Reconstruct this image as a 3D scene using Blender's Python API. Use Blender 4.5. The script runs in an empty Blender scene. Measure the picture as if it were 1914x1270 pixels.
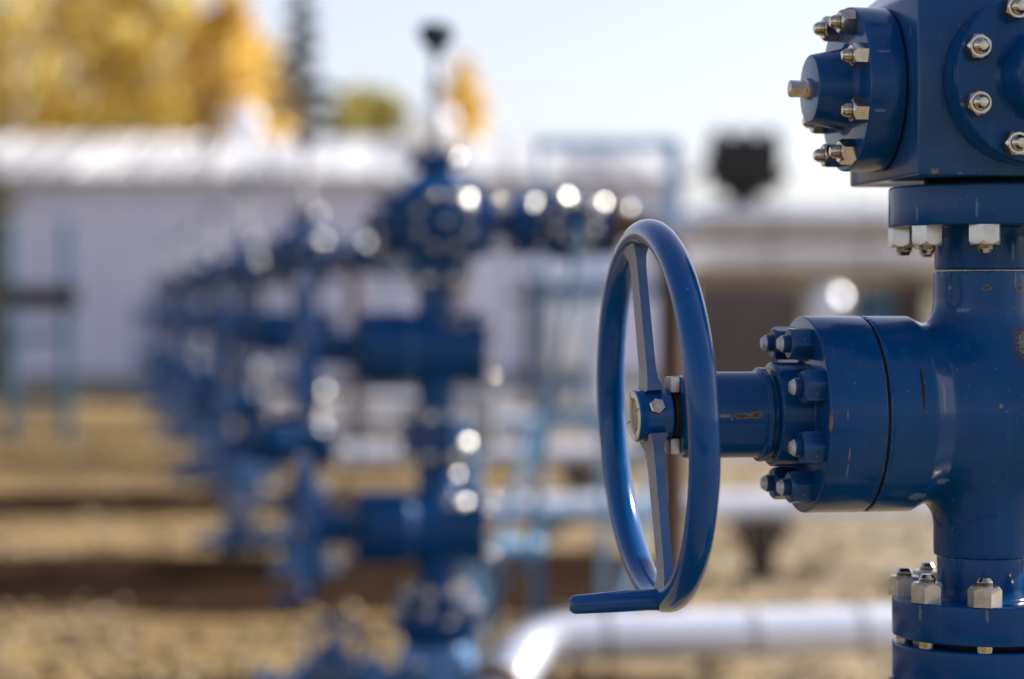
import bpy, bmesh, math, random
import numpy as np
from mathutils import Vector, Matrix, noise as mnoise

C = bpy.context.scene
COL = C.collection
R = math.radians
PI = math.pi

# ------------------------------------------------------------------ camera, sky, sun, exposure
cam_d = bpy.data.cameras.new('camera')
cam = bpy.data.objects.new('camera', cam_d)
COL.objects.link(cam)
cam.location = (0, 0, 1.65)
cam.rotation_euler = (R(90), 0, 0)
cam_d.lens = 80
cam_d.sensor_width = 36
cam_d.shift_y = -35 / 1914
cam_d.clip_start = 0.05
cam_d.clip_end = 3000
cam_d.dof.use_dof = True
cam_d.dof.focus_distance = 3.12
cam_d.dof.aperture_fstop = 1.6
cam_d.dof.aperture_blades = 0
C.camera = cam

SUN_AZ, SUN_EL = 69.0, 33.0          # azimuth from +Y towards +X
W = bpy.data.worlds.new('World')
C.world = W
W.use_nodes = True
wn = W.node_tree
bg = wn.nodes['Background']
sky = wn.nodes.new('ShaderNodeTexSky')
sky.sky_type = 'NISHITA'
sky.sun_disc = False
sky.sun_elevation = R(SUN_EL)
sky.sun_rotation = R(SUN_AZ)
sky.air_density = 1.0
sky.dust_density = 0.8
sky.ozone_density = 2.0
hs = wn.nodes.new('ShaderNodeHueSaturation')          # thin high haze: paler sky
hs.inputs['Saturation'].default_value = 0.58
tint = wn.nodes.new('ShaderNodeMix'); tint.data_type = 'RGBA'; tint.blend_type = 'MULTIPLY'
tint.inputs[0].default_value = 1.0
tint.inputs[7].default_value = (1.02, 0.95, 0.995, 1)
wn.links.new(sky.outputs[0], hs.inputs['Color'])
wn.links.new(hs.outputs[0], tint.inputs[6])
wn.links.new(tint.outputs[2], bg.inputs[0])
bg.inputs[1].default_value = 0.11

sun_d = bpy.data.lights.new('sun', 'SUN')
sun_d.energy = 5.0
sun_d.angle = R(0.53)
sun_d.color = (1.0, 0.93, 0.82)
sun = bpy.data.objects.new('sun', sun_d)
COL.objects.link(sun)
sdir = Vector((math.sin(R(SUN_AZ)) * math.cos(R(SUN_EL)), math.cos(R(SUN_AZ)) * math.cos(R(SUN_EL)), math.sin(R(SUN_EL))))
sun.rotation_euler = sdir.to_track_quat('Z', 'Y').to_euler()
sun.location = (20, 10, 30)

C.view_settings.view_transform = 'Standard'
C.view_settings.look = 'None'
C.view_settings.exposure = 0.78
C.view_settings.gamma = 1.0
C.render.engine = 'CYCLES'
C.cycles.use_denoising = True
C.cycles.sample_clamp_indirect = 8.0
C.cycles.max_bounces = 8

# ------------------------------------------------------------------ helpers
def obj(name, me, mat, parent=None, angle=35, smooth=True):
    if isinstance(me, bmesh.types.BMesh):
        m = bpy.data.meshes.new(name)
        bmesh.ops.recalc_face_normals(me, faces=me.faces)
        me.to_mesh(m)
        me.free()
        me = m
    mats = mat if isinstance(mat, (list, tuple)) else [mat]
    for x in mats:
        me.materials.append(x)
    if smooth:
        me.shade_smooth()
        me.set_sharp_from_angle(angle=R(angle))
    o = bpy.data.objects.new(name, me)
    COL.objects.link(o)
    if parent:
        o.parent = parent
    return o

def empty(name, loc=(0, 0, 0), rz=0):
    o = bpy.data.objects.new(name, None)
    COL.objects.link(o)
    o.location = loc
    o.rotation_euler = (0, 0, rz)
    o.empty_display_size = 0.2
    return o

def tag(o, label=None, cat=None, group=None, kind=None):
    if label: o['label'] = label
    if cat: o['category'] = cat
    if group: o['group'] = group
    if kind: o['kind'] = kind
    return o

KIDS = {}
def children(o):
    return [c for c in o.children]

def copy_tree(o, parent=None):
    c = o.copy()
    COL.objects.link(c)
    c.parent = parent
    for ch in children(o):
        copy_tree(ch, c)
    return c

def axis_matrix(origin, d, up=None):
    """matrix whose +Z runs along d"""
    q = Vector(d).normalized().to_track_quat('Z', 'Y')
    return Matrix.Translation(origin) @ q.to_matrix().to_4x4()

def rnd(profile, b=0.002, n=3):
    """round the inner corners of an open (r, z) profile"""
    out = [profile[0]]
    for i in range(1, len(profile) - 1):
        p0, p, p1 = Vector(profile[i - 1]), Vector(profile[i]), Vector(profile[i + 1])
        a, c = p0 - p, p1 - p
        la, lc = a.length, c.length
        if la < 1e-7 or lc < 1e-7 or abs(a.normalized().cross(c.normalized()) if False else a.normalized().x * c.normalized().y - a.normalized().y * c.normalized().x) < 0.25:
            out.append(tuple(p)); continue
        d = min(b, la * 0.45, lc * 0.45)
        s, e = p + a.normalized() * d, p + c.normalized() * d
        for k in range(n + 1):
            t = k / n
            q = s * (1 - t) ** 2 + p * (2 * t * (1 - t)) + e * t ** 2
            out.append((q.x, q.y))
    out.append(profile[-1])
    return out

def lathe(bm, profile, M=Matrix.Identity(4), seg=64, mi=0):
    rings = []
    for r, z in profile:
        if r < 1e-6:
            rings.append([bm.verts.new(M @ Vector((0, 0, z)))])
        else:
            rings.append([bm.verts.new(M @ Vector((r * math.cos(2 * PI * k / seg), r * math.sin(2 * PI * k / seg), z))) for k in range(seg)])
    for a, b in zip(rings, rings[1:]):
        if len(a) == 1 and len(b) == 1:
            continue
        for k in range(seg):
            j = (k + 1) % seg
            if len(a) == 1: f = bm.faces.new((a[0], b[j], b[k]))
            elif len(b) == 1: f = bm.faces.new((a[k], a[j], b[0]))
            else: f = bm.faces.new((a[k], a[j], b[j], b[k]))
            f.material_index = mi
    return bm

def box(bm, x0, x1, y0, y1, z0, z1, M=Matrix.Identity(4), bev=0.0, mi=0):
    vs = [bm.verts.new(M @ Vector(p)) for p in ((x0, y0, z0), (x1, y0, z0), (x1, y1, z0), (x0, y1, z0), (x0, y0, z1), (x1, y0, z1), (x1, y1, z1), (x0, y1, z1))]
    fs = [bm.faces.new([vs[i] for i in f]) for f in ((0, 3, 2, 1), (4, 5, 6, 7), (0, 1, 5, 4), (1, 2, 6, 5), (2, 3, 7, 6), (3, 0, 4, 7))]
    for f in fs: f.material_index = mi
    if bev:
        es = list({e for f in fs for e in f.edges})
        bmesh.ops.bevel(bm, geom=es, offset=bev, segments=2, affect='EDGES', profile=0.5)
    return bm

def tube(bm, pts, r, seg=20, caps=True):
    """swept round tube along points; r is a number or a list"""
    pts = [Vector(p) for p in pts]
    n = len(pts)
    rs = r if isinstance(r, (list, tuple)) else [r] * n
    t0 = (pts[1] - pts[0]).normalized()
    u = t0.orthogonal().normalized()
    rings = []
    for i in range(n):
        t = ((pts[min(i + 1, n - 1)] - pts[i]).normalized() + (pts[i] - pts[max(i - 1, 0)]).normalized()).normalized()
        u = (u - t * u.dot(t)).normalized()
        v = t.cross(u)
        rings.append([bm.verts.new(pts[i] + (u * math.cos(2 * PI * k / seg) + v * math.sin(2 * PI * k / seg)) * rs[i]) for k in range(seg)])
    for a, b in zip(rings, rings[1:]):
        for k in range(seg):
            j = (k + 1) % seg
            bm.faces.new((a[k], a[j], b[j], b[k]))
    if caps:
        bm.faces.new(rings[0]); bm.faces.new(rings[-1])
    return bm

def bend(p0, p1, p2, rad, n=10):
    """points p0 -> rounded corner at p1 -> p2"""
    p0, p1, p2 = Vector(p0), Vector(p1), Vector(p2)
    a, c = (p0 - p1).normalized(), (p2 - p1).normalized()
    ang = a.angle(c)
    d = rad / math.tan(ang / 2)
    s, e = p1 + a * d, p1 + c * d
    cen = p1 + (a + c).normalized() * (rad / math.sin(ang / 2))
    pts = [p0]
    vs, ve = s - cen, e - cen
    tot = vs.angle(ve)
    for k in range(n + 1):
        t = k / n
        pts.append(cen + (vs * math.sin((1 - t) * tot) + ve * math.sin(t * tot)) / math.sin(tot))
    pts.append(p2)
    return pts

def surface_nets(f, lo, hi, h):
    """mesh of the zero set of a signed distance field f(X, Y, Z)"""
    ax = [np.arange(lo[i], hi[i] + h, h) for i in range(3)]
    X, Y, Z = np.meshgrid(*ax, indexing='ij')
    V = f(X, Y, Z)
    S = V < 0
    nx, ny, nz = V.shape
    acc = np.zeros((nx - 1, ny - 1, nz - 1, 3)); cnt = np.zeros((nx - 1, ny - 1, nz - 1))
    def sl(o): return tuple(slice(o[i], (nx, ny, nz)[i] - 1 + o[i]) for i in range(3))
    G = np.stack([X, Y, Z], -1)
    for a in range(3):
        for p in range(2):
            for q in range(2):
                o0 = [0, 0, 0]; b, c = [i for i in range(3) if i != a]
                o0[b], o0[c] = p, q
                o1 = list(o0); o1[a] = 1
                v0, v1 = V[sl(o0)], V[sl(o1)]
                m = (v0 < 0) != (v1 < 0)
                t = np.where(m, v0 / np.where(m, v0 - v1, 1), 0)[..., None]
                P = G[sl(o0)] * (1 - t) + G[sl(o1)] * t
                acc += P * m[..., None]; cnt += m
    act = cnt > 0
    idx = -np.ones(act.shape, int); idx[act] = np.arange(act.sum())
    verts = acc[act] / cnt[act][:, None]
    faces = []
    for a in range(3):
        b, c = (a + 1) % 3, (a + 2) % 3
        s0 = [slice(1, None)] * 3; s0[a] = slice(0, -1)
        s1 = [slice(1, None)] * 3; s1[a] = slice(1, None)
        # edges between grid points i and i+1 along a, interior in b, c
        A = S[tuple(slice(0, (nx, ny, nz)[i] - 1) if i == a else slice(1, (nx, ny, nz)[i] - 1) for i in range(3))]
        B = S[tuple(slice(1, (nx, ny, nz)[i]) if i == a else slice(1, (nx, ny, nz)[i] - 1) for i in range(3))]
        w = np.argwhere(A != B)
        for k in w:
            g = k.copy()
            for i in range(3):
                if i != a: g[i] += 1
            def cell(db, dc):
                q = g.copy(); q[b] += db; q[c] += dc
                return idx[tuple(q)]
            qd = [cell(-1, -1), cell(0, -1), cell(0, 0), cell(-1, 0)]
            if min(qd) < 0: continue
            faces.append(qd if A[tuple(k)] else qd[::-1])
    for _ in range(4):                                   # pull the vertices onto the surface
        e = 1e-4
        x, y, z = verts.T
        d = f(x, y, z)
        g = np.stack([f(x + e, y, z) - f(x - e, y, z), f(x, y + e, z) - f(x, y - e, z), f(x, y, z + e) - f(x, y, z - e)], -1) / (2 * e)
        verts = verts - g * (d / np.maximum((g * g).sum(-1), 1e-6))[:, None] * 0.8
    return verts, faces

# ------------------------------------------------------------------ materials
def mat(name):
    m = bpy.data.materials.new(name)
    m.use_nodes = True
    nt = m.node_tree
    return m, nt, nt.nodes['Principled BSDF'], nt.links.new

def nd(nt, t, **kw):
    n = nt.nodes.new(t)
    for k, v in kw.items():
        if hasattr(n, k): setattr(n, k, v)
        else: n.inputs[k].default_value = v
    return n

def ramp(nt, stops):
    n = nt.nodes.new('ShaderNodeValToRGB')
    el = n.color_ramp.elements
    while len(el) < len(stops): el.new(0.5)
    for e, (p, c) in zip(el, stops):
        e.position = p
        e.color = (c[0], c[1], c[2], 1) if len(c) == 3 else c
    return n

def mixc(nt, fac, a, b, L):
    n = nt.nodes.new('ShaderNodeMix'); n.data_type = 'RGBA'
    for s, v in ((n.inputs[0], fac), (n.inputs[6], a), (n.inputs[7], b)):
        if hasattr(v, 'node'): L(v, s)
        elif isinstance(v, (int, float)): s.default_value = v
        else: s.default_value = (*v, 1)
    return n.outputs[2]

def mth(nt, op, a, b, L):
    n = nt.nodes.new('ShaderNodeMath'); n.operation = op
    for s, v in ((n.inputs[0], a), (n.inputs[1], b)):
        if hasattr(v, 'node'): L(v, s)
        else: s.default_value = v
    return n.outputs[0]

def paint(name, base, dark, rough=0.3, chips=0.0, spots=(), coat=0.10, dust=0.16):
    m, nt, p, L = mat(name)
    tc = nd(nt, 'ShaderNodeTexCoord')
    P = tc.outputs['Object']
    n1 = nd(nt, 'ShaderNodeTexNoise', Scale=7.0, Detail=5.0, Roughness=0.6); L(P, n1.inputs['Vector'])
    r1 = ramp(nt, [(0.3, (0, 0, 0)), (0.75, (1, 1, 1))]); L(n1.outputs[0], r1.inputs[0])
    col = mixc(nt, r1.outputs[0], base, dark, L)
    # thin dusty film, blotchy
    n2 = nd(nt, 'ShaderNodeTexNoise', Scale=16.0, Detail=8.0, Roughness=0.7); L(P, n2.inputs['Vector'])
    r2 = ramp(nt, [(0.5, (0, 0, 0)), (0.8, (dust, dust, dust))]); L(n2.outputs[0], r2.inputs[0])
    col = mixc(nt, r2.outputs[0], col, (0.045, 0.10, 0.19), L)
    mp = nd(nt, 'ShaderNodeMapping'); L(P, mp.inputs[0]); mp.inputs['Scale'].default_value = (55, 55, 5)
    n6 = nd(nt, 'ShaderNodeTexNoise', Scale=1.0, Detail=5.0, Roughness=0.6); L(mp.outputs[0], n6.inputs['Vector'])
    r6 = ramp(nt, [(0.54, (0, 0, 0)), (0.80, (0.22, 0.22, 0.22))]); L(n6.outputs[0], r6.inputs[0])
    col = mixc(nt, r6.outputs[0], col, (0.05, 0.13, 0.25), L)
    # fine scratches and specks
    n3 = nd(nt, 'ShaderNodeTexNoise', Scale=210.0, Detail=2.0); L(P, n3.inputs['Vector'])
    r3 = ramp(nt, [(0.735, (0, 0, 0)), (0.765, (0.5, 0.5, 0.5))]); L(n3.outputs[0], r3.inputs[0])
    col = mixc(nt, r3.outputs[0], col, (0.3, 0.32, 0.35), L)
    # paint rubbed thin along the sharp edges, with an edge highlight painted in
    ge = nd(nt, 'ShaderNodeNewGeometry')
    re = ramp(nt, [(0.535, (0, 0, 0)), (0.60, (0.5, 0.5, 0.5))]); L(ge.outputs['Pointiness'], re.inputs[0])
    col = mixc(nt, mth(nt, 'MULTIPLY', re.outputs[0], n2.outputs[0], L), col, (0.20, 0.24, 0.30), L)
    rgh = mth(nt, 'MULTIPLY_ADD', r2.outputs[0], 0.6, L)
    nt.nodes[-1].inputs[2].default_value = rough
    if chips or spots:
        nz = nd(nt, 'ShaderNodeTexNoise', Scale=230.0, Detail=5.0, Roughness=0.7); L(P, nz.inputs['Vector'])
        total = None
        for (cx, cy, cz, sx, sy, sz, kind) in spots:
            sub = nd(nt, 'ShaderNodeVectorMath', operation='SUBTRACT'); L(P, sub.inputs[0]); sub.inputs[1].default_value = (cx, cy, cz)
            if kind in ('scuff', 'chip'): sx, sy, sz = sx * 0.72, sy * 0.72, sz * 0.72
            mul = nd(nt, 'ShaderNodeVectorMath', operation='MULTIPLY'); L(sub.outputs[0], mul.inputs[0]); mul.inputs[1].default_value = (1 / sx, 1 / sy, 1 / sz)
            ln = nd(nt, 'ShaderNodeVectorMath', operation='LENGTH'); L(mul.outputs[0], ln.inputs[0])
            w = mth(nt, 'MULTIPLY_ADD', nz.outputs[0], 2.6 if kind != 'gouge' else 0.8, L)
            nt.nodes[-1].inputs[2].default_value = -1.2 if kind != 'gouge' else -0.35
            d = mth(nt, 'ADD', ln.outputs['Value'], w, L)
            mk = mth(nt, 'LESS_THAN', d, 1.0, L)
            if kind == 'scuff':
                col = mixc(nt, mth(nt, 'MULTIPLY', mk, 0.4, L), col, (0.25, 0.28, 0.33), L)
            elif kind == 'gouge':
                col = mixc(nt, mk, col, (0.012, 0.010, 0.010), L)
            else:
                edge = mth(nt, 'LESS_THAN', d, 0.72, L)
                if kind == 'ring':
                    inner = mixc(nt, edge, (0.085, 0.045, 0.02), (0.16, 0.18, 0.21), L)
                    col = mixc(nt, mk, col, inner, L); total = mk if total is None else mth(nt, 'MAXIMUM', total, mk, L)
                    continue
                inner = mixc(nt, edge, (0.13, 0.115, 0.10), (0.06, 0.030, 0.016) if kind == 'rust' else (0.17, 0.15, 0.12), L)
                col = mixc(nt, mk, col, inner, L)
            total = mk if total is None else mth(nt, 'MAXIMUM', total, mk, L)
        if chips:
            n4 = nd(nt, 'ShaderNodeTexNoise', Scale=34.0, Detail=6.0, Roughness=0.75); L(P, n4.inputs['Vector'])
            mk = mth(nt, 'GREATER_THAN', n4.outputs[0], chips, L)
            col = mixc(nt, mk, col, (0.11, 0.065, 0.04), L)
            total = mk if total is None else mth(nt, 'MAXIMUM', total, mk, L)
        rgh = mth(nt, 'MULTIPLY_ADD', total, 0.35, L); L(mth(nt, 'ADD', mth(nt, 'MULTIPLY', r2.outputs[0], 0.6, L), rough, L), rgh.node.inputs[2])
    L(col, p.inputs['Base Color']); L(rgh, p.inputs['Roughness'])
    p.inputs['Coat Weight'].default_value = min(1.0, coat * 4)
    p.inputs['Coat IOR'].default_value = 1.28
    p.inputs['Coat Roughness'].default_value = 0.07
    p.inputs['Specular IOR Level'].default_value = 0.14
    b = nd(nt, 'ShaderNodeBump', Strength=0.05, Distance=0.004); L(n1.outputs[0], b.inputs['Height'])
    n5 = nd(nt, 'ShaderNodeTexNoise', Scale=140.0, Detail=3.0); L(P, n5.inputs['Vector'])
    b2 = nd(nt, 'ShaderNodeBump', Strength=0.13, Distance=0.001); L(n5.outputs[0], b2.inputs['Height']); L(b.outputs[0], b2.inputs['Normal'])
    L(b2.outputs[0], p.inputs['Normal'])
    return m

def metal(name, c0, c1, rough=0.35, scale=40.0, metallic=1.0, bump=0.1):
    m, nt, p, L = mat(name)
    tc = nd(nt, 'ShaderNodeTexCoord')
    oi = nd(nt, 'ShaderNodeObjectInfo')
    off = nd(nt, 'ShaderNodeVectorMath', operation='ADD'); L(tc.outputs['Object'], off.inputs[0]); L(oi.outputs['Random'], off.inputs[1])
    n1 = nd(nt, 'ShaderNodeTexNoise', Scale=scale, Detail=5.0, Roughness=0.65); L(off.outputs[0], n1.inputs['Vector'])
    r1 = ramp(nt, [(0.35, c0), (0.68, c1)]); L(n1.outputs[0], r1.inputs[0])
    L(r1.outputs[0], p.inputs['Base Color'])
    p.inputs['Metallic'].default_value = metallic
    rr = ramp(nt, [(0.3, (rough * 0.8,) * 3), (0.75, (min(1, rough * 1.5),) * 3)]); L(n1.outputs[0], rr.inputs[0])
    L(rr.outputs[0], p.inputs['Roughness'])
    b = nd(nt, 'ShaderNodeBump', Strength=bump, Distance=0.002); L(n1.outputs[0], b.inputs['Height']); L(b.outputs[0], p.inputs['Normal'])
    return m

BLUE, BLUE_D = (0.0004, 0.058, 0.200), (0.0003, 0.041, 0.140)
# wear on the paint: (x, y, z, size x, y, z, kind) in the part's own frame
SPOTS = [(-0.138, -0.131, 0.041, 0.0022, 0.03, 0.031, 'gouge'), (0.036, -0.080, 0.0986, 0.024, 0.05, 0.029, 'ring'),
         (-0.0625, -0.0326, 0.1794, 0.004, 0.008, 0.004, 'chip'), (-0.0203, -0.0675, 0.179, 0.007, 0.01, 0.004, 'rust'), (0.0285, -0.0645, 0.1777, 0.007, 0.01, 0.005, 'rust'),
         (-0.106, -0.129, 0.03, 0.004, 0.02, 0.035, 'scuff'), (-0.05, -0.051, 0.1475, 0.012, 0.02, 0.005, 'scuff'), (-0.094, -0.087, -0.091, 0.02, 0.03, 0.006, 'scuff'),
         (-0.128, -0.08, -0.112, 0.02, 0.03, 0.008, 'scuff'), (-0.02, -0.12, 0.014, 0.004, 0.02, 0.006, 'chip'), (0.022, -0.067, 0.192, 0.003, 0.02, 0.02, 'scuff'),
         (-0.402, -0.0605, 1.4990, 0.020, 0.02, 0.0035, 'chip'), (-0.373, -0.0605, 1.4986, 0.015, 0.02, 0.0042, 'rust'), (-0.354, -0.0605, 1.4999, 0.010, 0.02, 0.0050, 'rust'),
         (-0.2705, -0.1388, 1.492, 0.004, 0.012, 0.022, 'chip'), (-0.2467, -0.139, 1.503, 0.0015, 0.01, 0.012, 'chip'), (-0.2415, -0.130, 1.448, 0.0018, 0.02, 0.014, 'chip'), (-0.241, -0.1187, 1.4254, 0.0016, 0.02, 0.016, 'scuff'),
         (-0.1154, -0.0586, 1.220, 0.003, 0.006, 0.016, 'scuff'), (-0.0417, -0.1226, 1.224, 0.0028, 0.006, 0.017, 'scuff'), (-0.1205, -0.0597, 1.780, 0.002, 0.005, 0.016, 'scuff'), (-0.0563, -0.1221, 1.786, 0.0028, 0.006, 0.020, 'scuff'),
         (-0.185, -0.1084, 2.0016, 0.014, 0.01, 0.0025, 'scuff'), (-0.191, -0.1096, 1.9196, 0.014, 0.01, 0.0028, 'scuff'), (-0.151, -0.1195, 2.031, 0.005, 0.002, 0.010, 'scuff'),
         (-0.1165, -0.197, 1.9604, 0.004, 0.0022, 0.030, 'scuff'), (-0.1077, -0.2049, 2.0019, 0.006, 0.006, 0.003, 'scuff'), (-0.1092, -0.2049, 1.9201, 0.007, 0.006, 0.004, 'chip'),
         (-0.1277, -0.1505, 1.834, 0.009, 0.005, 0.006, 'chip'), (-0.0905, -0.1492, 1.832, 0.006, 0.005, 0.003, 'scuff'), (0.0181, -0.0666, 1.7284, 0.003, 0.01, 0.020, 'scuff')]
M_BLUE = paint('blue_paint', BLUE, BLUE_D, 0.22, chips=0.80, spots=SPOTS)
M_WHEEL = paint('wheel_paint', (0.0005, 0.072, 0.265), (0.0004, 0.055, 0.200), 0.18, coat=0.2, dust=0.15)
M_BOLTBLUE = paint('bolt_paint', (0.0005, 0.056, 0.19), (0.0004, 0.044, 0.14), 0.3, dust=0.2)
M_SHEEN = paint('sheen_blue_paint', (0.10, 0.24, 0.46), (0.07, 0.18, 0.38), 0.25, coat=0.3, dust=0.2)  # sunlit sheen of the low blue castings painted in as lighter blue
M_GAP = metal('dark_gasket', (0.006, 0.007, 0.010), (0.012, 0.012, 0.014), 0.7, metallic=0.0)
M_NUT = metal('zinc_plated_steel', (0.48, 0.46, 0.42), (0.62, 0.60, 0.56), 0.20, 60.0, metallic=0.45, bump=0.03)
M_GLINT = metal('glint_stub_steel', (0.66, 0.65, 0.62), (0.74, 0.73, 0.70), 0.36, 8.0, bump=0.0)  # for the added stubs that mirror the sun as glints
M_STUD = metal('stud_steel', (0.42, 0.37, 0.29), (0.60, 0.56, 0.48), 0.15, 80.0, bump=0.03)
M_OLDNUT = metal('tarnished_steel', (0.36, 0.32, 0.28), (0.56, 0.53, 0.48), 0.18, 55.0, bump=0.03)
M_WORN = metal('worn_paint_metal', (0.42, 0.42, 0.42), (0.55, 0.56, 0.58), 0.45, 90.0, metallic=0.4)
M_CREAM = metal('cream_ring', (0.62, 0.60, 0.50), (0.75, 0.73, 0.64), 0.4, 60.0, metallic=0.0)
M_STEM = metal('rusty_stem', (0.20, 0.14, 0.10), (0.36, 0.31, 0.26), 0.42, 60.0, metallic=0.7)
M_GLAND = metal('pale_gland', (0.50, 0.49, 0.46), (0.66, 0.65, 0.62), 0.4, 60.0, metallic=0.2)
M_SPOKE = metal('spoke_face', (0.16, 0.18, 0.22), (0.34, 0.36, 0.39), 0.5, 240.0, metallic=0.3, bump=0.6)  # front face of the spokes, its grazing sky reflection painted in as pale grey
M_CLAD = metal('aluminium_cladding', (0.82, 0.85, 0.97), (0.88, 0.91, 0.99), 0.30, 6.0, metallic=0.35, bump=0.15)
M_RUST = metal('rusted_pipe', (0.045, 0.022, 0.014), (0.10, 0.05, 0.03), 0.7, 12.0, metallic=0.1)
M_BROWN = metal('brown_primer', (0.035, 0.020, 0.015), (0.07, 0.04, 0.03), 0.6, 9.0, metallic=0.0)
M_BOUNCE = metal('bounce_tan', (0.26, 0.18, 0.11), (0.36, 0.26, 0.16), 0.6, 4.0, metallic=0.0)  # ground light on the pipe undersides, painted as tan on added beams
M_SKID = metal('grey_brown_housing', (0.075, 0.055, 0.048), (0.16, 0.13, 0.12), 0.6, 3.0, metallic=0.0)
M_TEAL = metal('teal_paint', (0.040, 0.12, 0.21), (0.055, 0.16, 0.27), 0.4, 8.0, metallic=0.0)
M_TEALP = metal('pale_teal_paint', (0.18, 0.36, 0.56), (0.25, 0.44, 0.64), 0.45, 8.0, metallic=0.0)
M_BLACK = metal('black_rubberised', (0.008, 0.007, 0.008), (0.016, 0.014, 0.015), 0.6, 15.0, metallic=0.0)
M_DARKCAP = metal('dark_cap', (0.010, 0.022, 0.045), (0.016, 0.035, 0.07), 0.5, 15.0, metallic=0.0)
M_MAST = metal('galvanised_mast', (0.42, 0.43, 0.45), (0.55, 0.56, 0.58), 0.4, 20.0, metallic=0.6)
M_CONC = metal('weathered_concrete', (0.27, 0.25, 0.23), (0.37, 0.35, 0.32), 0.85, 5.0, metallic=0.0)

# ------------------------------------------------------------------ ground
def zg(x, y):
    return 0.006 * y

def build_ground():
    m, nt, p, L = mat('gravel')
    tc = nd(nt, 'ShaderNodeTexCoord')
    P = tc.outputs['Object']
    n1 = nd(nt, 'ShaderNodeTexNoise', Scale=0.5, Detail=6.0, Roughness=0.6); L(P, n1.inputs['Vector'])
    r1 = ramp(nt, [(0.3, (0.225, 0.16, 0.072)), (0.55, (0.305, 0.22, 0.104)), (0.75, (0.40, 0.31, 0.165))]); L(n1.outputs[0], r1.inputs[0])
    vo = nd(nt, 'ShaderNodeTexVoronoi', Scale=26.0); L(P, vo.inputs['Vector'])
    g = nd(nt, 'ShaderNodeSeparateColor'); L(vo.outputs['Color'], g.inputs[0])
    r2 = ramp(nt, [(0.0, (0.45, 0.43, 0.40)), (0.5, (1.0, 0.97, 0.92)), (1.0, (1.35, 1.3, 1.2))]); L(g.outputs[0], r2.inputs[0])
    mx = nt.nodes.new('ShaderNodeMix'); mx.data_type = 'RGBA'; mx.blend_type = 'MULTIPLY'; mx.inputs[0].default_value = 0.8
    L(r1.outputs[0], mx.inputs[6]); L(r2.outputs[0], mx.inputs[7])
    n3 = nd(nt, 'ShaderNodeTexNoise', Scale=1.7, Detail=4.0, Roughness=0.6); L(P, n3.inputs['Vector'])
    r3 = ramp(nt, [(0.48, (0, 0, 0)), (0.64, (0.75, 0.75, 0.75))]); L(n3.outputs[0], r3.inputs[0])
    sx = nd(nt, 'ShaderNodeSeparateXYZ'); L(P, sx.inputs[0])
    rx = ramp(nt, [(0.48, (0, 0, 0)), (0.62, (1, 1, 1))]); L(mth(nt, 'MULTIPLY_ADD', sx.outputs[0], 0.04, L), rx.inputs[0]); rx.inputs[0].links[0].from_node.inputs[2].default_value = 0.5
    pale = mixc(nt, rx.outputs[0], mx.outputs[2], (0.40, 0.34, 0.255), L)
    c = mixc(nt, r3.outputs[0], pale, (0.11, 0.088, 0.055), L)
    L(c, p.inputs['Base Color'])
    p.inputs['Roughness'].default_value = 1.0
    p.inputs['Specular IOR Level'].default_value = 0.05
    b = nd(nt, 'ShaderNodeBump', Strength=0.8, Distance=0.03); L(vo.outputs['Distance'], b.inputs['Height'])
    L(b.outputs[0], p.inputs['Normal'])
    bm = bmesh.new()
    xs = [-1500, -300, -80] + [-40 + i * 1.0 for i in range(81)] + [80, 300, 1500]
    ys = [-200, -40, -10] + [i * 0.75 for i in range(0, 81)] + [80, 120, 300, 2000]
    grid = []
    for y in ys:
        row = []
        for x in xs:
            z = zg(x, y)
            if abs(x) < 39 and 1 < y < 59:
                z += 0.025 * mnoise.noise(Vector((x * 0.7, y * 0.7, 0.3))) - 0.012
            row.append(bm.verts.new((x, y, z)))
        grid.append(row)
    for j in range(len(ys) - 1):
        for i in range(len(xs) - 1):
            bm.faces.new((grid[j][i], grid[j][i + 1], grid[j + 1][i + 1], grid[j + 1][i]))
    o = obj('ground', bm, m, angle=80)
    tag(o, kind='structure')
build_ground()

def stones():
    r = np.random.RandomState(11)
    base = np.array([(1, 0, 0), (-1, 0, 0), (0, 1, 0), (0, -1, 0), (0, 0, 1), (0, 0, -1)], float)
    tri = [(0, 2, 4), (2, 1, 4), (1, 3, 4), (3, 0, 4), (2, 0, 5), (1, 2, 5), (3, 1, 5), (0, 3, 5)]
    V, F = [], []
    for k in range(2700):
        y = 9.2 + 22 * r.uniform() ** 1.5
        x = r.uniform(-0.29, 0.24) * y
        sz = r.uniform(0.015, 0.052) * (1 + (r.uniform() > 0.93) * 0.8)
        p = base * r.uniform(0.6, 1.3, (6, 1)) * sz * np.array([1.2, 1.0, 0.7])
        a = r.uniform(0, 6.3)
        p = p @ np.array([[math.cos(a), math.sin(a), 0], [-math.sin(a), math.cos(a), 0], [0, 0, 1]])
        n0 = len(V)
        V += (p + np.array([x, y, zg(x, y) + sz * 0.25])).tolist()
        F += [(a_ + n0, b_ + n0, c_ + n0) for a_, b_, c_ in tri]
    me = bpy.data.meshes.new('loose_stones')
    me.from_pydata(V, [], F); me.update()
    m, nt, p, L = mat('stone')
    g = nd(nt, 'ShaderNodeNewGeometry')
    rr = ramp(nt, [(0.0, (0.17, 0.13, 0.075)), (0.5, (0.31, 0.235, 0.135)), (1.0, (0.46, 0.38, 0.26))]); L(g.outputs['Random Per Island'], rr.inputs[0])
    L(rr.outputs[0], p.inputs['Base Color']); p.inputs['Roughness'].default_value = 0.9; p.inputs['Specular IOR Level'].default_value = 0.1
    tag(obj('loose_stones', me, m, smooth=False), 'loose stones scattered over the gravel between the wellheads', 'stones', kind='stuff')
stones()

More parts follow.
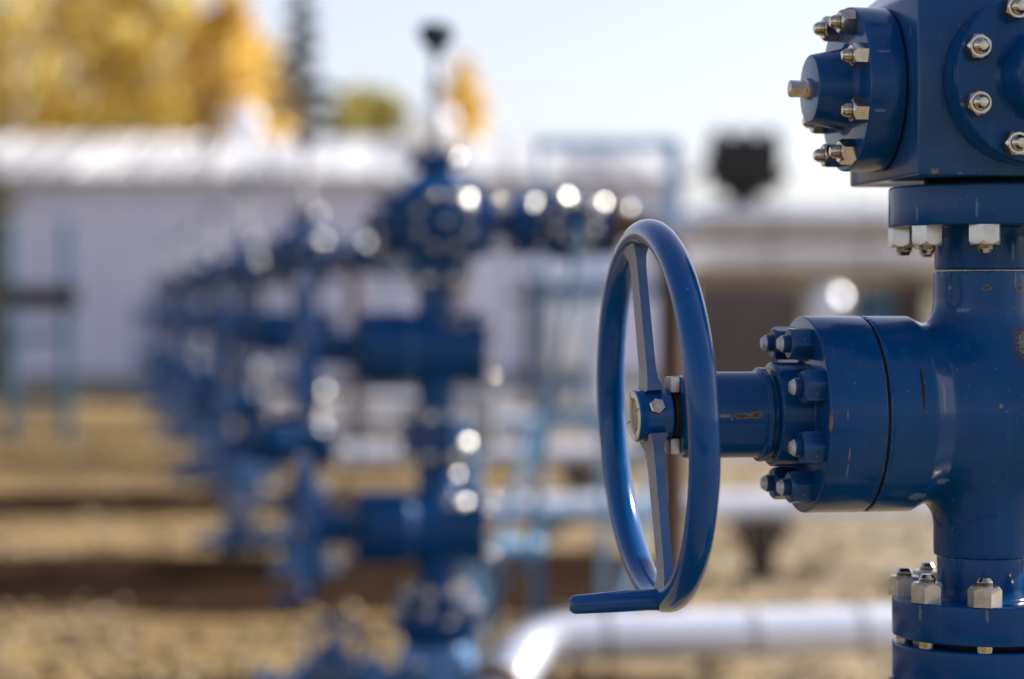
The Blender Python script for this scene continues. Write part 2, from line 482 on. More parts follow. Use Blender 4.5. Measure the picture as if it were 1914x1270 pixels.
# strips of dark turned soil (backfilled trenches) across the row of wells
def soil_strips():
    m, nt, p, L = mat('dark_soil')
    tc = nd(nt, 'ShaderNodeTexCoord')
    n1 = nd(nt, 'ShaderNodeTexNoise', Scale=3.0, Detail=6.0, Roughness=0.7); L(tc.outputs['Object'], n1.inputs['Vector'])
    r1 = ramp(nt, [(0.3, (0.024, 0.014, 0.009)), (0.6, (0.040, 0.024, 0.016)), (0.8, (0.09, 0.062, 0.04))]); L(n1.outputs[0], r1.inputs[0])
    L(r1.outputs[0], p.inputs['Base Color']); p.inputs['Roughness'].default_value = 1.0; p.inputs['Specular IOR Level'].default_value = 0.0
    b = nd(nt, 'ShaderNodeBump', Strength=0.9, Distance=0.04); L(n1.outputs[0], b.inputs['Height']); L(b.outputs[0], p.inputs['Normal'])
    for k, (yc, w, xl, xr) in enumerate(((-2.0, 2.4, -7, 3), (3.45, 1.3, -7, 2.2), (8.6, 3.2, -7, 1.15), (13.75, 3.1, -9, 1.2), (19.2, 2.6, -11, 0.9), (23.9, 1.5, -12, 0.2), (29.0, 1.2, -12, 0.0))):  # the pair out of view is added to darken reflections on the nearest wellhead
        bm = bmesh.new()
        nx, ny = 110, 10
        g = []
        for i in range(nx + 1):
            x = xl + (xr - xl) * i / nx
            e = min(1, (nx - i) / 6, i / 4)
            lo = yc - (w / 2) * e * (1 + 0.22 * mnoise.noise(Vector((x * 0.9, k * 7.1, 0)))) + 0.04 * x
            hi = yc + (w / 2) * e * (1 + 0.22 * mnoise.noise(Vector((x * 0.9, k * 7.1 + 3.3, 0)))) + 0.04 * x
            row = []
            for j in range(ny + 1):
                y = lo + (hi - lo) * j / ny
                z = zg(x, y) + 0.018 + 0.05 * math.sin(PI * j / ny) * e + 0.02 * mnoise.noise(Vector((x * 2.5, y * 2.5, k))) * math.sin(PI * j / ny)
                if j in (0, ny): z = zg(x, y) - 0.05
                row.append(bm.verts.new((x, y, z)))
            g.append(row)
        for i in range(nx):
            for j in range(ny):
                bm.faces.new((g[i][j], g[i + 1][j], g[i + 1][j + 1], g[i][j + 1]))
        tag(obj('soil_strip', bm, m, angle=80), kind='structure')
soil_strips()

# ------------------------------------------------------------------ wellhead prototype (local: -X = stem side, -Y = front)
rng = random.Random(4)

def nut_mesh(name, rc, h, rs, ls, mats, tip=1):
    """hex nut with chamfered corners and a threaded stud end; built along +Z from 0"""
    bm = bmesh.new()
    seg = 48
    def hexr(a):
        a = (a % (PI / 3)) - PI / 6
        return rc * math.cos(PI / 6) / math.cos(a)
    rin = rc * 0.84
    rings = []
    def ring(fr, fz):
        rings.append([bm.verts.new((fr(2 * PI * k / seg) * math.cos(2 * PI * k / seg), fr(2 * PI * k / seg) * math.sin(2 * PI * k / seg), fz(2 * PI * k / seg))) for k in range(seg)])
    ring(lambda a: hexr(a) * 0.995, lambda a: 0.0)
    ring(hexr, lambda a: 0.0006)
    ring(hexr, lambda a: h - max(0, hexr(a) - rin) * 1.45 - 0.0003)
    ring(lambda a: min(hexr(a), rin) - 0.0007, lambda a: h)
    ring(lambda a: rs * 1.08, lambda a: h)
    for a, b in zip(rings, rings[1:]):
        for k in range(seg):
            j = (k + 1) % seg
            bm.faces.new((a[k], a[j], b[j], b[k]))
    # stud with thread ridges
    prof = [(rs * 1.08, h)]
    prof.append((rs * 0.93, h - 0.0005))
    nthr = 4
    for k in range(nthr):
        z0 = h + ls * 0.80 * k / nthr
        dz = ls * 0.80 / nthr
        prof += [(rs * 0.92, z0 + dz * 0.1), (rs, z0 + dz * 0.55), (rs * 0.92, z0 + dz)]
    prof += [(rs * 0.90, h + ls * 0.93)]
    lathe(bm, prof, seg=20, mi=1)
    lathe(bm, [(rs * 0.90, h + ls * 0.93), (rs * 0.60, h + ls * 0.93 + rs * 0.44), (rs * 0.50, h + ls * 0.93 + rs * 0.46), (0, h + ls * 0.93 + rs * 0.47)], seg=32, mi=tip)
    me = bpy.data.meshes.new(name)
    bmesh.ops.recalc_face_normals(bm, faces=bm.faces)
    bm.to_mesh(me); bm.free()
    for x in mats: me.materials.append(x)
    me.shade_smooth(); me.set_sharp_from_angle(angle=R(28))
    return me

ME_NUT_BIG = nut_mesh('nut', 0.0238, 0.028, 0.0123, 0.0065, [M_NUT, M_STUD])
ME_NUT_MID = nut_mesh('nut', 0.0182, 0.022, 0.0100, 0.0085, [M_OLDNUT, M_STUD])
ME_NUT_FRONT = nut_mesh('nut', 0.0182, 0.022, 0.0105, 0.006, [M_OLDNUT, M_STUD])
ME_NUT_BLUE = nut_mesh('nut', 0.0245, 0.031, 0.0128, 0.010, [M_BOLTBLUE, M_BOLTBLUE, M_WORN], tip=2)

def nuts(me, parent, origin, d, rad, a0, n=8, name='nut', xdir=None):
    d = Vector(d).normalized()
    if xdir is None:
        xdir = Vector((0, 0, 1)) if abs(d.z) < 0.5 else Vector((0, -1, 0))
    xdir = Vector(xdir)
    ydir = d.cross(xdir)
    for k in range(n):
        a = a0 + 2 * PI * k / n
        o = bpy.data.objects.new(name, me)
        COL.objects.link(o)
        o.parent = parent
        pos = Vector(origin) + (xdir * math.cos(a) + ydir * math.sin(a)) * rad
        M = axis_matrix(pos, d) @ Matrix.Rotation(rng.uniform(0, PI / 3), 4, 'Z')
        o.matrix_local = M

def body_sdf(side_len):
    def f(X, Y, Z):
        rv = np.sqrt(X * X + Y * Y) - 0.0705
        rv = np.maximum(rv, np.abs(Z) - 0.203)
        rh = np.sqrt(Y * Y + Z * Z)
        ax = np.abs(X)
        prof = np.where(ax > 0.118, 0.139, np.where(ax > 0.085, 0.139 - (0.118 - ax) * 0.55, 0.121))
        dh = rh - prof
        dh = np.maximum(dh, -X - 0.1844)
        dh = np.maximum(dh, X - side_len)
        k = 0.046
        hh = np.clip(0.5 + 0.5 * (dh - rv) / k, 0, 1)
        return dh * (1 - hh) + rv * hh - k * hh * (1 - hh)
    return f

bv, bf = surface_nets(body_sdf(0.125), (-0.196, -0.156, -0.215), (0.14, 0.156, 0.215), 0.0042)
ME_BODY = bpy.data.meshes.new('valve_body')
ME_BODY.from_pydata([tuple(v) for v in bv], [], [tuple(int(i) for i in f) for f in bf])
ME_BODY.update()

def valve(root, z, first):
    """gate valve: body, bonnet, stem housing, handwheel"""
    me = ME_BODY.copy() if not first else ME_BODY
    me.materials.clear()
    me.materials.append(M_BLUE)
    me.shade_smooth(); me.set_sharp_from_angle(angle=R(50))
    body = bpy.data.objects.new('valve_body', me)
    COL.objects.link(body)
    body.parent = root
    body.location = (0, 0, z)
    # tail flange on the right
    bm = bmesh.new()
    MX = axis_matrix((0, 0, z), (1, 0, 0))
    lathe(bm, rnd([(0.0, 0.120), (0.120, 0.120), (0.139, 0.128), (0.139, 0.172), (0.09, 0.172), (0.085, 0.180), (0, 0.180)], 0.004), MX, 64)
    tail = obj('end_flange', bm, M_BLUE, root)
    nuts(ME_NUT_BIG, tail, (0.172, 0, z), (1, 0, 0), 0.112, PI / 8)
    # bonnet
    ML = axis_matrix((0, 0, z), (-1, 0, 0))
    bm = bmesh.new()
    lathe(bm, [(0.134, 0.1825), (0.1335, 0.191)], ML, 96, 1)
    lathe(bm, rnd([(0.0, 0.1885), (0.1392, 0.1885), (0.1392, 0.2713), (0.0735, 0.2713), (0.0735, 0.3160), (0.069, 0.3185), (0.058, 0.3185), (0.058, 0.3265), (0.0665, 0.3265), (0.0665, 0.3360), (0.0605, 0.3375), (0.0605, 0.4420), (0.0550, 0.4430), (0.0550, 0.4515), (0.0, 0.4515)], 0.0028), ML, 96, 0)
    bon = obj('bonnet', bm, [M_BLUE, M_GAP], root)
    nuts(ME_NUT_BLUE, bon, (-0.2713, 0, z), (-1, 0, 0), 0.1085, PI / 8)
    bm = bmesh.new()
    def hexprism(bm, rc, z0, z1, M, ch=0.002):
        def ringv(r, zz): return [bm.verts.new(M @ Vector((r * math.cos(PI / 3 * k + 0.2), r * math.sin(PI / 3 * k + 0.2), zz))) for k in range(6)]
        a, b, c, d = ringv(rc - ch, z0), ringv(rc, z0 + ch), ringv(rc, z1 - ch), ringv(rc - ch, z1)
        for p, q in ((a, b), (b, c), (c, d)):
            for k in range(6):
                bm.faces.new((p[k], p[(k + 1) % 6], q[(k + 1) % 6], q[k]))
        bm.faces.new(a[::-1]); bm.faces.new(d)
    lathe(bm, [(0.034, 0.4517), (0.034, 0.4600), (0, 0.4600)], ML, 32, 1)
    for s in (-1, 1):
        box(bm, -0.4655, -0.4517, -0.020, 0.020, z + s * 0.043 - 0.011, z + s * 0.043 + 0.011, bev=0.003)
    obj('gland', bm, [M_GLAND, M_GAP], bon, angle=30)
    bm = bmesh.new()
    lathe(bm, [(0, 0.4515), (0.02, 0.4515), (0.02, 0.512), (0.012, 0.513), (0, 0.513)], ML, 24)
    obj('stem', bm, M_STEM, bon)
    # handwheel, in its own frame: normal +Z -> stem direction, X -> up
    cx = 0.4843
    WM = (Matrix.Translation((-cx, 0, z)) @ Matrix.Rotation(R(1.5), 4, 'Z') @ Matrix.Rotation(R(-2.4), 4, 'Y')
          @ Matrix(((0, 0, -1, 0), (0, 1, 0, 0), (1, 0, 0, 0), (0, 0, 0, 1))))
    RW, RT = 0.2555, 0.0195
    bm = bmesh.new()
    NS, NT = 128, 24
    rings = []
    for i in range(NS):
        a = 2 * PI * i / NS
        rr = []
        for j in range(NT):
            b = 2 * PI * j / NT
            r = RW + RT * math.cos(b)
            rr.append(bm.verts.new((r * math.cos(a), r * math.sin(a), RT * 1.08 * math.sin(b))))
        rings.append(rr)
    for i in range(NS):
        a, b = rings[i], rings[(i + 1) % NS]
        for j in range(NT):
            bm.faces.new((a[j], a[(j + 1) % NT], b[(j + 1) % NT], b[j]))
    wheel = obj('handwheel', bm, M_WHEEL, root)
    wheel.matrix_local = WM
    # spokes: flat bars in the wheel plane, slightly turned
    phi = R(11)
    for s in (0, PI):
        a = s + phi
        bm = bmesh.new()
        MR = Matrix.Rotation(a, 4, 'Z')
        n = 12
        prev = None
        secs = []
        for i in range(n + 1):
            t = i / n
            r = 0.030 + t * (RW - 0.012 - 0.030)
            w = 0.023 + 0.014 * abs(2 * t - 1) ** 9 - 0.004 * t
            th = 0.0065 + 0.006 * abs(2 * t - 1) ** 9
            zc = 0.004
            secs.append([bm.verts.new(MR @ Vector((r, y, zz + zc))) for (y, zz) in ((-w, -th), (w, -th), (w, th), (-w, th))])
        for p, q in zip(secs, secs[1:]):
            for k in range(4):
                f = bm.faces.new((p[k], p[(k + 1) % 4], q[(k + 1) % 4], q[k]))
                f.material_index = 1 if k == 2 else 0
        bm.faces.new(secs[0][::-1]); bm.faces.new(secs[-1])
        es = [e for e in bm.edges if len(e.link_faces) == 2 and e.calc_face_angle(0) > 0.8]
        bmesh.ops.bevel(bm, geom=es, offset=0.0015, segments=2, affect='EDGES')
        obj('spoke', bm, [M_WHEEL, M_SPOKE], wheel)
    bm = bmesh.new()
    lathe(bm, rnd([(0.021, -0.0215), (0.034, -0.0215), (0.0365, -0.019), (0.0365, 0.027), (0.0345, 0.0285)], 0.002), seg=48)
    hub = obj('hub', bm, M_WHEEL, wheel)
    bm = bmesh.new()
    lathe(bm, rnd([(0.0345, 0.0280), (0.0350, 0.0305), (0.0260, 0.0305), (0.0250, 0.0280), (0.0250, 0.0230)], 0.0008), seg=48)
    lathe(bm, [(0.0250, 0.0235), (0.0205, 0.0235)], seg=48, mi=1)
    for k in range(4):
        a = k * PI / 2 + 0.35
        box(bm, 0.0245, 0.0352, -0.0009, 0.0009, 0.0300, 0.0308, Matrix.Rotation(a, 4, 'Z'), mi=1)
    obj('hub_ring', bm, [M_CREAM, M_GAP], wheel)
    bm = bmesh.new()
    # camera-facing hub screw: normal on the -Y side, a bit upwards
    dirv = Vector((math.sin(R(22)), -math.cos(R(22)), 0))
    hexprism(bm, 0.0118, 0.0355, 0.0415, axis_matrix((0, 0, 0.004), dirv), 0.0012)
    obj('set_screw', bm, M_OLDNUT, wheel, angle=20)
    bm = bmesh.new()
    ag = PI + R(7)
    gx, gy = RW * math.cos(ag), RW * math.sin(ag)
    lathe(bm, [(0.0165, -0.004), (0.0160, 0.015), (0.0150, 0.03), (0.0145, 0.08), (0.0132, 0.130), (0.0120, 0.1350), (0.0085, 0.1385), (0, 0.1395)], Matrix.Translation((gx, gy, 0)), 32)
    obj('grip', bm, M_WHEEL, wheel)

def flange(root, name, profile, seg=96, mats=None):
    bm = bmesh.new()
    lathe(bm, rnd(profile, 0.004, 4), Matrix.Identity(4), seg)
    return obj(name, bm, mats or M_BLUE, root)

def build_well():
    root = empty('wellhead')
    ZV1, ZV2 = 1.498, 0.835
    valve(root, ZV1, True)
    valve(root, ZV2, False)
    A0 = R(20)        # straddled bolts; angle from -Y towards -X
    def vnuts(par, z, up, me=ME_NUT_BIG):
        d = (0, 0, 1 if up else -1)
        # xdir -Y; ydir = d x (-Y) = +X for up, -X for down
        nuts(me, par, (0, 0, z), d, 0.1115, -A0 if up else A0)
    # flange under the cross block
    fl = flange(root, 'flange', [(0.0, 1.7030), (0.069, 1.7030), (0.069, 1.752), (0.074, 1.764), (0.1345, 1.764), (0.1345, 1.8215), (0.0, 1.8215)])
    vnuts(fl, 1.764, False)
    bm = bmesh.new(); lathe(bm, [(0.084, 1.8212), (0.084, 1.8300)], seg=64); obj('gasket', bm, M_GAP, fl)
    # pair of flanges between the two valves
    fl = flange(root, 'flange', [(0.0, 1.2955), (0.0655, 1.2955), (0.0655, 1.246), (0.070, 1.234), (0.1295, 1.234), (0.1295, 1.179), (0.0, 1.179)])
    vnuts(fl, 1.234, True)
    bm = bmesh.new(); lathe(bm, [(0.088, 1.1792), (0.088, 1.1690)], seg=64)
    obj('gasket', bm, M_GAP, fl)
    for k in range(8):
        a = -A0 + 2 * PI * k / 8
        bm = bmesh.new()
        lathe(bm, [(0.0118, 1.1675), (0.0118, 1.1795)], Matrix.Translation((0.1115 * math.sin(a), -0.1115 * math.cos(a), 0)), 20)
        obj('stud', bm, M_STUD, fl)
    fl = flange(root, 'flange', [(0.0, 1.1700), (0.1295, 1.1700), (0.1295, 1.1135), (0.072, 1.1135), (0.069, 1.10), (0.069, 1.037), (0, 1.037)])
    vnuts(fl, 1.1135, False)
    # pair under the lower valve
    fl = flange(root, 'flange', [(0.0, 0.633), (0.069, 0.633), (0.069, 0.60), (0.073, 0.585), (0.1345, 0.585), (0.1345, 0.530), (0.0, 0.530)])
    vnuts(fl, 0.585, True)
    bm = bmesh.new(); lathe(bm, [(0.09, 0.5302), (0.09, 0.5195)], seg=64); obj('gasket', bm, M_GAP, fl)
    # casing head with side outlets
    bm = bmesh.new()
    lathe(bm, rnd([(0, 0.520), (0.165, 0.520), (0.165, 0.455), (0.13, 0.44), (0.125, 0.405), (0.0, 0.405)], 0.008), seg=64)
    ch = obj('casing_head', bm, M_BLUE, root)
    bm = bmesh.new()
    lathe(bm, rnd([(0, 0.403), (0.125, 0.403), (0.15, 0.34), (0.15, 0.20), (0.125, 0.16), (0.125, 0.12), (0.21, 0.11), (0.21, 0.052), (0.0, 0.052)], 0.008), seg=64)
    for s in (-1, 1):
        lathe(bm, rnd([(0, 0.10), (0.05, 0.10), (0.05, 0.20), (0.085, 0.20), (0.085, 0.245), (0.04, 0.245), (0.04, 0.30), (0, 0.30)], 0.004), axis_matrix((0, 0, 0.27), (s, 0, 0)), 32)
        lathe(bm, rnd([(0, 0.10), (0.045, 0.10), (0.045, 0.19), (0.08, 0.19), (0.08, 0.235), (0, 0.235)], 0.004), axis_matrix((0, 0, 0.27), (0, s, 0)), 32)
    sp_ = obj('casing_spool', bm, M_SHEEN, root)
    nuts(ME_NUT_BIG, ch, (0, 0, 0.520), (0, 0, 1), 0.147, -A0, 8)
    nuts(ME_NUT_BIG, sp_, (0, 0, 0.110), (0, 0, 1), 0.185, -A0, 12)
    bm = bmesh.new()
    lathe(bm, rnd([(0, 0.05), (0.46, 0.05), (0.48, 0.03), (0.48, -0.10), (0, -0.10)], 0.01), seg=48)
    obj('concrete_base', bm, M_CONC, root)
    # cross block
    H = 0.151
    bm = bmesh.new()
    z0, z1, z2, hi = 1.8295, 2.077, 2.125, 0.098
    vv = []
    for (h, z) in ((H, z0), (H, z1), (hi, z2)):
        vv.append([bm.verts.new((x * h, y * h, z)) for x, y in ((-1, -1), (1, -1), (1, 1), (-1, 1))])
    for a, b in zip(vv, vv[1:]):
        for k in range(4):
            bm.faces.new((a[k], a[(k + 1) % 4], b[(k + 1) % 4], b[k]))
    bm.faces.new(vv[0][::-1]); bm.faces.new(vv[-1])
    bmesh.ops.bevel(bm, geom=list(bm.edges), offset=0.0045, segments=3, affect='EDGES', profile=0.5)
    block = obj('cross_block', bm, M_BLUE, root)
    ZP = 1.959
    for d, who in (((-1, 0, 0), 'left'), ((0, -1, 0), 'front'), ((1, 0, 0), 'right')):
        M = axis_matrix((0, 0, ZP), d)
        bm = bmesh.new()
        lathe(bm, [(0.105, 0.1495), (0.105, 0.1555)], M, 64, 1)
        if who != 'right':
            lathe(bm, rnd([(0, 0.1545), (0.1165, 0.1545), (0.1165, 0.2060), (0.063, 0.2060), (0.0575, 0.2130), (0.0485, 0.2590), (0, 0.2590)], 0.003, 3), M, 96, 0)
        else:
            lathe(bm, rnd([(0, 0.1545), (0.1165, 0.1545), (0.1165, 0.2060), (0.063, 0.2060), (0.055, 0.215), (0.055, 0.262), (0.062, 0.272), (0.1165, 0.272), (0.1165, 0.322), (0, 0.322)], 0.003, 3), M, 64, 0)
        fo = obj('port_flange', bm, [M_BLUE, M_GAP], root)
        nuts(ME_NUT_FRONT if who == 'front' else ME_NUT_MID, fo, Vector(d) * 0.206 + Vector((0, 0, ZP)), d, 0.0985, PI / 8)
        if who != 'right':
            bm = bmesh.new()
            lathe(bm, rnd([(0.0155, 0.2585), (0.0155, 0.265), (0.0120, 0.266), (0.0122, 0.288), (0, 0.290)], 0.0015), M, 6 if False else 8)
            obj('plug', bm, M_OLDNUT, fo, angle=25)
    # wing valve on the right
    bm = bmesh.new()
    M = axis_matrix((0, 0, ZP), (1, 0, 0))
    lathe(bm, rnd([(0, 0.326), (0.1165, 0.326), (0.1165, 0.372), (0.085, 0.38), (0.115, 0.41), (0.135, 0.46), (0.135, 0.51), (0.115, 0.56), (0.085, 0.585), (0.1165, 0.593), (0.1165, 0.64), (0, 0.64)], 0.008), M, 64)
    lathe(bm, rnd([(0, 0.05), (0.075, 0.05), (0.075, 0.17), (0.11, 0.17), (0.11, 0.215), (0.05, 0.215), (0.05, 0.30), (0, 0.30)], 0.004), axis_matrix((0.485, 0, ZP), (0, 1, 0)), 48)
    lathe(bm, rnd([(0, 0.05), (0.07, 0.05), (0.07, 0.155), (0.095, 0.155), (0.095, 0.195), (0, 0.195)], 0.004), axis_matrix((0.485, 0, ZP), (0, -1, 0)), 48)
    wv = obj('wing_valve', bm, M_BLUE, root)
    nuts(ME_NUT_MID, wv, (0.593, 0, ZP), (-1, 0, 0), 0.0985, PI / 8)
    nuts(ME_NUT_MID, wv, (0.372, 0, ZP), (1, 0, 0), 0.0985, PI / 8)
    nuts(ME_NUT_MID, wv, (0.485, -0.195, ZP), (0, -1, 0), 0.075, PI / 8)
    bm = bmesh.new()
    lathe(bm, rnd([(0, 0.642), (0.115, 0.642), (0.115, 0.685), (0.06, 0.69), (0.05, 0.70)], 0.004), M, 48)
    tube(bm, bend((0.69, 0, ZP), (0.90, 0, ZP), (0.90, 0, 0.50), 0.15), 0.052, 24)
    obj('flow_pipe', bm, M_RUST, root)
    # tree cap, mast and gauge on top
    bm = bmesh.new()
    lathe(bm, rnd([(0, 2.122), (0.070, 2.122), (0.066, 2.145), (0.066, 2.165), (0.098, 2.170), (0.098, 2.215), (0.05, 2.22), (0.04, 2.255), (0, 2.255)], 0.004), seg=48)
    cap = obj('tree_cap', bm, M_BLUE, root)
    nuts(ME_NUT_MID, cap, (0, 0, 2.215), (0, 0, 1), 0.08, -A0, 8)
    bm = bmesh.new()
    lathe(bm, rnd([(0, 2.25), (0.030, 2.25), (0.030, 2.33), (0.021, 2.34), (0.021, 2.44), (0.034, 2.445), (0.034, 2.50), (0.018, 2.51), (0.018, 2.60), (0, 2.60)], 0.003), seg=24)
    mast = obj('mast', bm, M_MAST, root)
    bm = bmesh.new()
    lathe(bm, rnd([(0, 2.575), (0.022, 2.575), (0.026, 2.605), (0.05, 2.625), (0.066, 2.65), (0.068, 2.685), (0.06, 2.70), (0, 2.705)], 0.006), seg=32)
    obj('mast_cap', bm, M_DARKCAP, mast)
    for s in (-1,):
        M = axis_matrix((0, 0, 0.27), (s, 0, 0))
        bm = bmesh.new()
        lathe(bm, rnd([(0, 0.248), (0.085, 0.248), (0.085, 0.285), (0.05, 0.29), (0.05, 0.31), (0.075, 0.33), (0.085, 0.37), (0.085, 0.42), (0.075, 0.46), (0.05, 0.48), (0.085, 0.485), (0.085, 0.525), (0.04, 0.53), (0.034, 0.62), (0.05, 0.625), (0.05, 0.66), (0, 0.66)], 0.004), M, 40)
        lathe(bm, rnd([(0, 0.04), (0.065, 0.04), (0.065, 0.10), (0.075, 0.105), (0.075, 0.145), (0.035, 0.15), (0.030, 0.24), (0.012, 0.245), (0.012, 0.30), (0, 0.30)], 0.003), axis_matrix((s * 0.395, 0, 0.27), (0, -0.80, 0.6)), 32)
        av = obj('annulus_valve', bm, M_SHEEN, root)
        nuts(ME_NUT_MID, av, (s * 0.485, 0, 0.27), (-s, 0, 0), 0.068, PI / 8)
        nuts(ME_NUT_MID, av, (s * 0.395, -0.145 * 0.8, 0.27 + 0.145 * 0.6), (0, -0.8, 0.6), 0.055, PI / 8, xdir=(1, 0, 0))
        bm = bmesh.new()
        MW = axis_matrix((s * 0.395, -0.285 * 0.8, 0.27 + 0.285 * 0.6), (0, -0.8, 0.6))
        tube(bm, [MW @ Vector((0.095 * math.cos(2 * PI * k / 40), 0.095 * math.sin(2 * PI * k / 40), 0)) for k in range(41)], 0.011, 10)
        for k in range(4):
            a = k * PI / 2 + 0.4
            tube(bm, [MW @ Vector((0, 0, 0.002)), MW @ Vector((0.093 * math.cos(a), 0.093 * math.sin(a), 0))], 0.008, 8)
        lathe(bm, [(0, -0.015), (0.025, -0.015), (0.025, 0.018), (0, 0.018)], MW, 16)
        obj('small_handwheel', bm, M_WHEEL, av)
    # slanted stainless control line from the wing valve to the ground
    bm = bmesh.new()
    tube(bm, bend((0.485, -0.19, ZP - 0.02), (0.485, -0.30, ZP - 0.02), (0.30, -0.42, 0.95), 0.05, 6), 0.011, 8)
    tube(bm, bend((0.30, -0.42, 0.95), (0.26, -0.44, 0.75), (0.10, -0.13, 0.47), 0.08, 6), 0.011, 8)
    obj('control_line', bm, M_TEAL, root)
    # added steel stubs, tilted so their ends throw sun glints at the camera
    d = Vector((0.545, -0.68, 0.49)).normalized()
    for par, p, sc in ((None, (0.085, -0.092, ZV1 + 0.088), 1.0), (None, (0.150, -0.100, ZV1 + 0.094), 1.0),
                       (None, (0.085, -0.092, ZV2 + 0.088), 1.0), (None, (0.150, -0.100, ZV2 + 0.094), 1.0),
                       (None, (0.085, -0.170, ZP + 0.080), 1.1), (None, (0.090, -0.175, ZP - 0.02), 1.0), (None, (0.180, -0.080, ZP - 0.080), 1.0), (None, (0.46, -0.11, ZP + 0.09), 1.1), (None, (0.52, -0.12, ZP + 0.05), 0.9),
                       (None, (0.095, -0.085, 1.145), 1.0), (None, (0.060, -0.075, 2.195), 0.9),
                       (None, (0.02, -0.155, 0.49), 1.0), (None, (-0.09, -0.135, 0.34), 1.1), (None, (0.11, -0.125, 0.30), 1.0), (None, (-0.12, -0.16, 0.09), 1.0), (None, (0.10, -0.11, 0.552), 0.9),
                       (None, (-0.40, -0.075, 0.34), 0.9), (None, (-0.505, -0.06, 0.335), 0.9), (None, (-0.37, -0.22, 0.46), 0.8), (None, (0.60, -0.10, ZP + 0.07), 0.9), (None, (0.34, -0.10, ZP + 0.07), 0.9),
                       (None, (0.075, -0.105, 1.80), 0.6), (None, (0.068, -0.02, 1.60), 0.6), (None, (0.068, -0.02, 1.36), 0.55), (None, (0.155, -0.125, ZV1 - 0.03), 0.6), (None, (0.155, -0.125, ZV2 - 0.03), 0.6), (None, (0.066, -0.02, 0.66), 0.6), (None, (0.066, -0.02, 1.02), 0.55), (None, (0.10, -0.13, 0.48), 0.65), (None, (0.70, -0.09, ZP + 0.05), 0.6), (None, (0.24, -0.045, ZP + 0.03), 0.6), (None, (-0.30, -0.03, 0.32), 0.6), (None, (-0.62, -0.03, 0.30), 0.65)):
        bm = bmesh.new()
        M = axis_matrix(p, d)
        lathe(bm, [(0, -0.02), (0.0145 * sc, -0.02), (0.0145 * sc, 0.008), (0.013 * sc, 0.0095), (0.0085 * sc, 0.010), (0.0085 * sc, 0.020), (0.0095 * sc, 0.0205), (0.0095 * sc, 0.026), (0.0088 * sc, 0.0267), (0, 0.0267)], M, 16)
        obj('glint_stub', bm, M_GLINT, root, angle=25)
    return root

proto = build_well()
YAW = R(9.5)
WELLS = [(0.677 - 0.185 * (Y - 3.27), Y) for Y in (3.27, 8.45, 13.6, 18.8, 24.0, 29.2, 34.4, 39.6)]
WLAB = ['big blue wellhead in sharp focus at right edge, nearest to the camera',
        'blurred blue wellhead just left of the big focused handwheel, second nearest the camera',
        'blurred blue wellhead behind the second nearest one, third along the receding row',
        'blurred blue wellhead fourth along the receding row, halfway between shed and camera',
        'small blurred blue wellhead fifth along the receding row from the camera',
        'small blurred blue wellhead third from the far end of the row',
        'small blurred blue wellhead second from the far end of the row',
        'farthest and smallest blurred blue wellhead, at the far end of the row by the shed']
tag(proto, cat='wellhead', group='blue wellheads in a receding row')
wells = [proto]
for i in range(1, len(WELLS)):
    wells.append(copy_tree(proto))
for w, (x, y), l in zip(wells, WELLS, WLAB):
    w.location = (x, y, zg(x, y))
    w.rotation_euler = (0, 0, YAW)
    w['label'] = l

# ------------------------------------------------------------------ insulated flowlines and their supports
def flowline_proto(elbow=True):
    root = empty('insulated_pipe')
    bm = bmesh.new()
    z = 0.43
    r = 0.088
    pts = bend((0.02, -0.55, 0.10), (0.36, -0.10, z), (14.0, -0.10, z), 0.22, 8) if elbow else [(0.55, -0.10, z), (14.0, -0.10, z)]
    tube(bm, pts, r, 28)
    pipe = obj('pipe_cladding', bm, M_CLAD, root)
    for xx in (0.62, 1.18, 1.60, 2.3, 3.0, 3.7, 4.4, 5.1, 5.8, 6.5, 7.2):
        bm = bmesh.new()
        lathe(bm, [(r - 0.001, -0.016), (r + 0.0035, -0.016), (r + 0.0035, 0.016), (r - 0.001, 0.016)], axis_matrix((xx, -0.10, z), (1, 0, 0)), 28)
        obj('band', bm, M_MAST, pipe)
    bm = bmesh.new()
    if not elbow:
        lathe(bm, rnd([(0, -0.03), (0.115, -0.03), (0.115, 0.03), (0, 0.03)], 0.004), axis_matrix((0.52, -0.10, z), (1, 0, 0)), 32)
    else: lathe(bm, rnd([(0, -0.03), (0.115, -0.03), (0.115, 0.03), (0, 0.03)], 0.004), axis_matrix((0.19, -0.325, 0.265), (0.34, 0.45, 0.33)), 32)
    obj('pipe_flange', bm, M_RUST, root)
    return root

def support_proto():
    root = empty('pipe_support')
    bm = bmesh.new()
    box(bm, -0.16, 0.16, -0.12, 0.12, 0.265, 0.339, bev=0.006)
    obj('saddle', bm, M_BROWN, root)
    bm = bmesh.new()
    box(bm, -0.075, 0.075, -0.06, 0.06, -0.05, 0.264, bev=0.004)
    tube(bm, [(-0.145, 0, 0.263), (-0.07, 0, 0.12)], 0.02, 8)
    tube(bm, [(0.145, 0, 0.263), (0.07, 0, 0.12)], 0.02, 8)
    obj('post', bm, M_BROWN, root)
    bm = bmesh.new()
    box(bm, -0.14, 0.14, -0.14, 0.14, -0.06, 0.02, bev=0.004)
    obj('base_plate', bm, M_BROWN, root)
    return root

